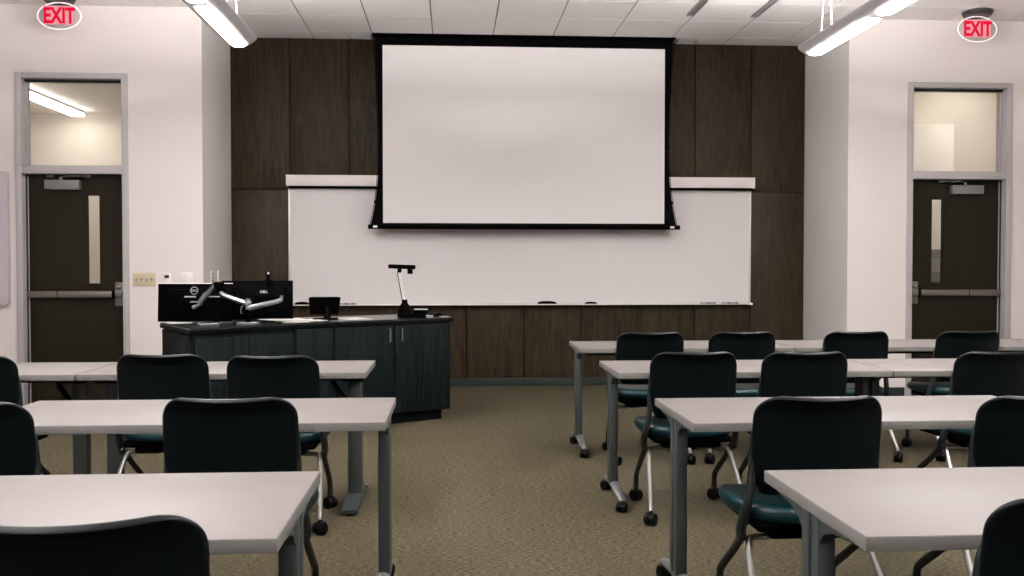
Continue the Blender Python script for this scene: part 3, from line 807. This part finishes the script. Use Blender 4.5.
# dual monitor arm
t = thing('dual_monitor_arm', 'silver double-jointed dual arm clamped to the desk, holding both monitors', 'monitor arm', (-1.505, 7.02, DZ))
def P3(x, z, y=0.0): return (x+1.505, y, z-DZ)
b = NB(); box(b, (0, 0, .006), (.155, .10, .010), .003); obj('base_plate', b, M['silver'], t)
b = NB(); cyl(b, (0, 0, .075), .017, .135, 'z', 20); cyl(b, (0, 0, .10), .024, .05, 'z', 20, bevel=.004); obj('post', b, M['black'], t)
b = NB(); cyl(b, (0, 0, .150), .026, .035, 'z', 20, bevel=.005); cyl(b, (.006, -.012, .118), .022, .026, 'z', 20, bevel=.005); cyl(b, (0, 0, .175), .018, .02, 'z', 20); obj('collar', b, M['silver'], t)
b = NB()
tube(b, [P3(-1.500, .995), P3(-1.62, 1.035, .01), P3(-1.69, 1.062, .02), P3(-1.712, 1.082, .02)], [.019, .018, .018, .022], 12, ry=1.25)
a1 = obj('lower_arm', b, M['silver'], t)
b = NB(); cyl(b, P3(-1.712, 1.112, .02), .022, .075, 'z', 18, bevel=.005); box(b, P3(-1.722, 1.140, .02), (.075, .045, .04), .012); obj('elbow', b, M['black'], a1)
b = NB(); tube(b, [P3(-1.745, 1.150, .02), P3(-1.80, 1.085, .03), P3(-1.872, 1.000, .05)], [.017, .023, .017], 12, ry=.9); a2 = obj('upper_arm', b, M['silver'], t)
b = NB(); tube(b, [P3(-1.765, 1.150, .012), P3(-1.775, 1.135, .005), P3(-1.82, 1.085, .005)], .004, 6); obj('arm_groove', b, M['black'], a2)
b = NB(); box(b, P3(-1.885, .985, .075), (.045, .05, .022), .006, rot=(0, -.5, 0)); cyl(b, P3(-1.915, .972, .08), .015, .05, 'y', 14, bevel=.003); box(b, P3(-1.90, 1.008, .085), (.09, .05, .010), .003); obj('tilt_head', b, M['silver'], t)
b = NB(); tube(b, [P3(-1.500, .965, -.01), P3(-1.42, .985, .02), P3(-1.315, 1.010, .10), P3(-1.285, 1.022, .12)], [.022, .019, .017, .015], 12, ry=1.1)
tube(b, [P3(-1.285, 1.015, .12), P3(-1.283, 1.055, .12)], .013, 12)
obj('lower_arm', b, M['silver'], t)
b = NB(); tube(b, [P3(-1.283, 1.045, .12), P3(-1.35, 1.03, .20), P3(-1.45, 1.01, .245)], .013, 10); box(b, P3(-1.46, 1.01, .26), (.09, .03, .09), .004); obj('tilt_head', b, M['black'], t)
b = NB(); tube(b, [P3(-1.54, .985, -.015), P3(-1.555, .965, -.02), P3(-1.552, .925, -.02)], .004, 6, smooth=1); obj('cable_clip', b, M['silver'], t)

# small touch panel on the desk
t = thing('touch_panel', 'small dark touch panel on a stand near the middle of the desk, seen from behind', 'touch screen', (-1.02, 7.56, DZ))
b = NB(); pts = [(-.128, .160), (.126, .158), (.112, .070), (-.112, .058)]
pts = [(-.125, .172), (-.118, .179), (.10, .181), (.124, .176), (.126, .168), (.108, .045), (.10, .04), (-.118, .04)]
prism(b, pts, -.012, .012, 'y'); bmesh.ops.transform(b, matrix=Matrix.Translation((0, .05, 0)) @ Matrix.Rotation(.22, 4, 'X'), verts=b.verts); obj('housing', b, M['black'], t)
b = NB(); tube(b, [(.02, .035, .10), (.03, .0, .05), (.02, 0, .006)], [.02, .022, .03], 12); obj('neck', b, M['black'], t)
b = NB(); box(b, (.01, .0, .006), (.19, .12, .011), .004); obj('base', b, M['black'], t)

# document camera
t = thing('document_camera', 'document camera with a black head on a slanted white arm, standing on the desk end', 'document camera', (-.36, 7.86, DZ))
b = NB(); box(b, (.025, 0, .018), (.235, .19, .034), .006); box(b, (.10, 0, .048), (.115, .15, .026), .005); obj('base', b, M['black'], t)
b = NB(); cyl(b, (-.035, 0, .072), .062, .085, 'z', 24, r2=.030, bevel=.004); cyl(b, (-.036, 0, .128), .024, .035, 'z', 18, bevel=.004); obj('swivel', b, M['black'], t)
b = NB(); tube(b, [(-.038, 0, .125), (-.082, 0, .372)], [.013, .013], 12, ry=.8); am = obj('arm', b, M['paper'], t)
b = NB(); tube(b, [(-.052, .0, .125), (-.096, .0, .372)], .0045, 8); obj('arm_rail', b, M['black'], am)
b = NB(); box(b, (-.058, 0, .4195), (.228, .045, .036), .010, rot=(0, math.radians(2), 0)); box(b, (-.078, 0, .390), (.034, .034, .04), .005); hd = obj('head', b, M['black'], t)
b = NB(); cyl(b, (.010, 0, .385), .023, .052, 'z', 20, bevel=.004); obj('lens_barrel', b, M['black'], hd)
b = NB(); box(b, (.10, 0, .0635), (.11, .13, .004), .001); tag(obj('notepad', b, M['paper']), 'small white notepad lying on the document camera base', 'notepad'); bpy.data.objects['notepad'].location = (-.36, 7.86, DZ)

# papers and small things on the desk
def sheet(x, y, w, d, rz, z, label, name='paper_sheet', th=.0015, m='paper', cat='paper'):
    b = NB(); box(b, (0, 0, th/2), (w, d, th), 0); o = obj(name, b, M[m], smooth=False); o.location = (x, y, DZ+z); o.rotation_euler = (0, 0, rz)
    return tag(o, label, cat)
sheet(-1.245, 7.30, .215, .30, .45, .0002, 'thick stack of white papers on the desk below the webcam monitor', 'paper_stack', .016)
sheet(-1.32, 7.24, .215, .28, .75, .0165, 'loose white sheet lying askew on top of the paper stack', 'paper_sheet', .002)
sheet(-1.13, 7.42, .21, .28, .62, .0002, 'white sheet partly under the base side of the touch panel, next to the stack', 'paper_sheet')
sheet(-.80, 7.62, .21, .297, .55, .0002, 'white sheet between the touch panel and the document camera')
sheet(-2.02, 7.13, .19, .12, .6, .0002, 'white sheet under the monitor with the round logo', 'paper_sheet', .003)
sheet(-.17, 8.02, .12, .10, .3, .0002, 'small white note on the desk beside the document camera base')
sheet(-.07, 7.90, .08, .06, .5, .0002, 'small white slip at the pointed end of the desk top')
t = thing('computer_mouse', 'small black mouse near the pointed desk end beside the document camera', 'mouse', (-.125, 7.93, DZ), .6)
b = NB(); bmesh.ops.create_uvsphere(b, u_segments=20, v_segments=12, radius=1)
for v in b.verts: v.co = Vector((v.co.x*.030, v.co.y*.050, max(0, v.co.z)*.032 + .001))
obj('shell', b, M['black'], t)
b = NB(); cyl(b, (0, .025, .028), .007, .006, 'x', 14); obj('scroll_wheel', b, M['closer'], t)
b = NB()
pts = []
for k in range(60):
    a = k*.33; r = .055+.012*math.sin(k*.7); pts.append((r*1.5*math.cos(a), r*math.sin(a), .005+.0006*k))
tube(b, pts, .0035, 6); o = tag(obj('coiled_cable', b, M['black']), 'coil of black cable lying on the desk below the monitor with the round logo', 'cable'); o.location = (-1.80, 6.98, DZ)
t = thing('card_reader', 'flat silver gadget on the desk edge beside the black cable coil', 'gadget', (-1.755, 6.86, DZ), .7)
b = NB(); box(b, (0, 0, .008), (.15, .05, .014), .004); obj('body', b, M['silver'], t)
b = NB(); box(b, (-.02, 0, .0155), (.07, .03, .002), 0); obj('label_area', b, M['black'], t)

# ------------------------------------------------------------------ camera
cam = bpy.data.cameras.new('camera'); co = bpy.data.objects.new('camera', cam); C.objects.link(co)
fpx = 935.0; cam.sensor_width = 36; cam.lens = fpx/1024*36; cam.clip_start = .05; cam.clip_end = 100
ph = math.atan((288-265.5)/fpx); th = math.atan((512-452)*math.cos(ph)/fpx)
co.location = (0, 0, 1.28)
co.rotation_euler = (PI/2-ph, 0, -th)
bpy.context.scene.camera = co

# ------------------------------------------------------------------ world and view
w = bpy.data.worlds.new('world'); bpy.context.scene.world = w; w.use_nodes = True
w.node_tree.nodes['Background'].inputs[0].default_value = (.6, .58, .57, 1); w.node_tree.nodes['Background'].inputs[1].default_value = .02
sc = bpy.context.scene
vs = sc.view_settings; vs.view_transform = 'Standard'; vs.look = 'None'; vs.gamma = 1; vs.exposure = 0.0; vs.use_curve_mapping = False
sc.cycles.use_denoising = True; sc.cycles.max_bounces = 8; sc.cycles.diffuse_bounces = 5; sc.cycles.sample_clamp_indirect = 6
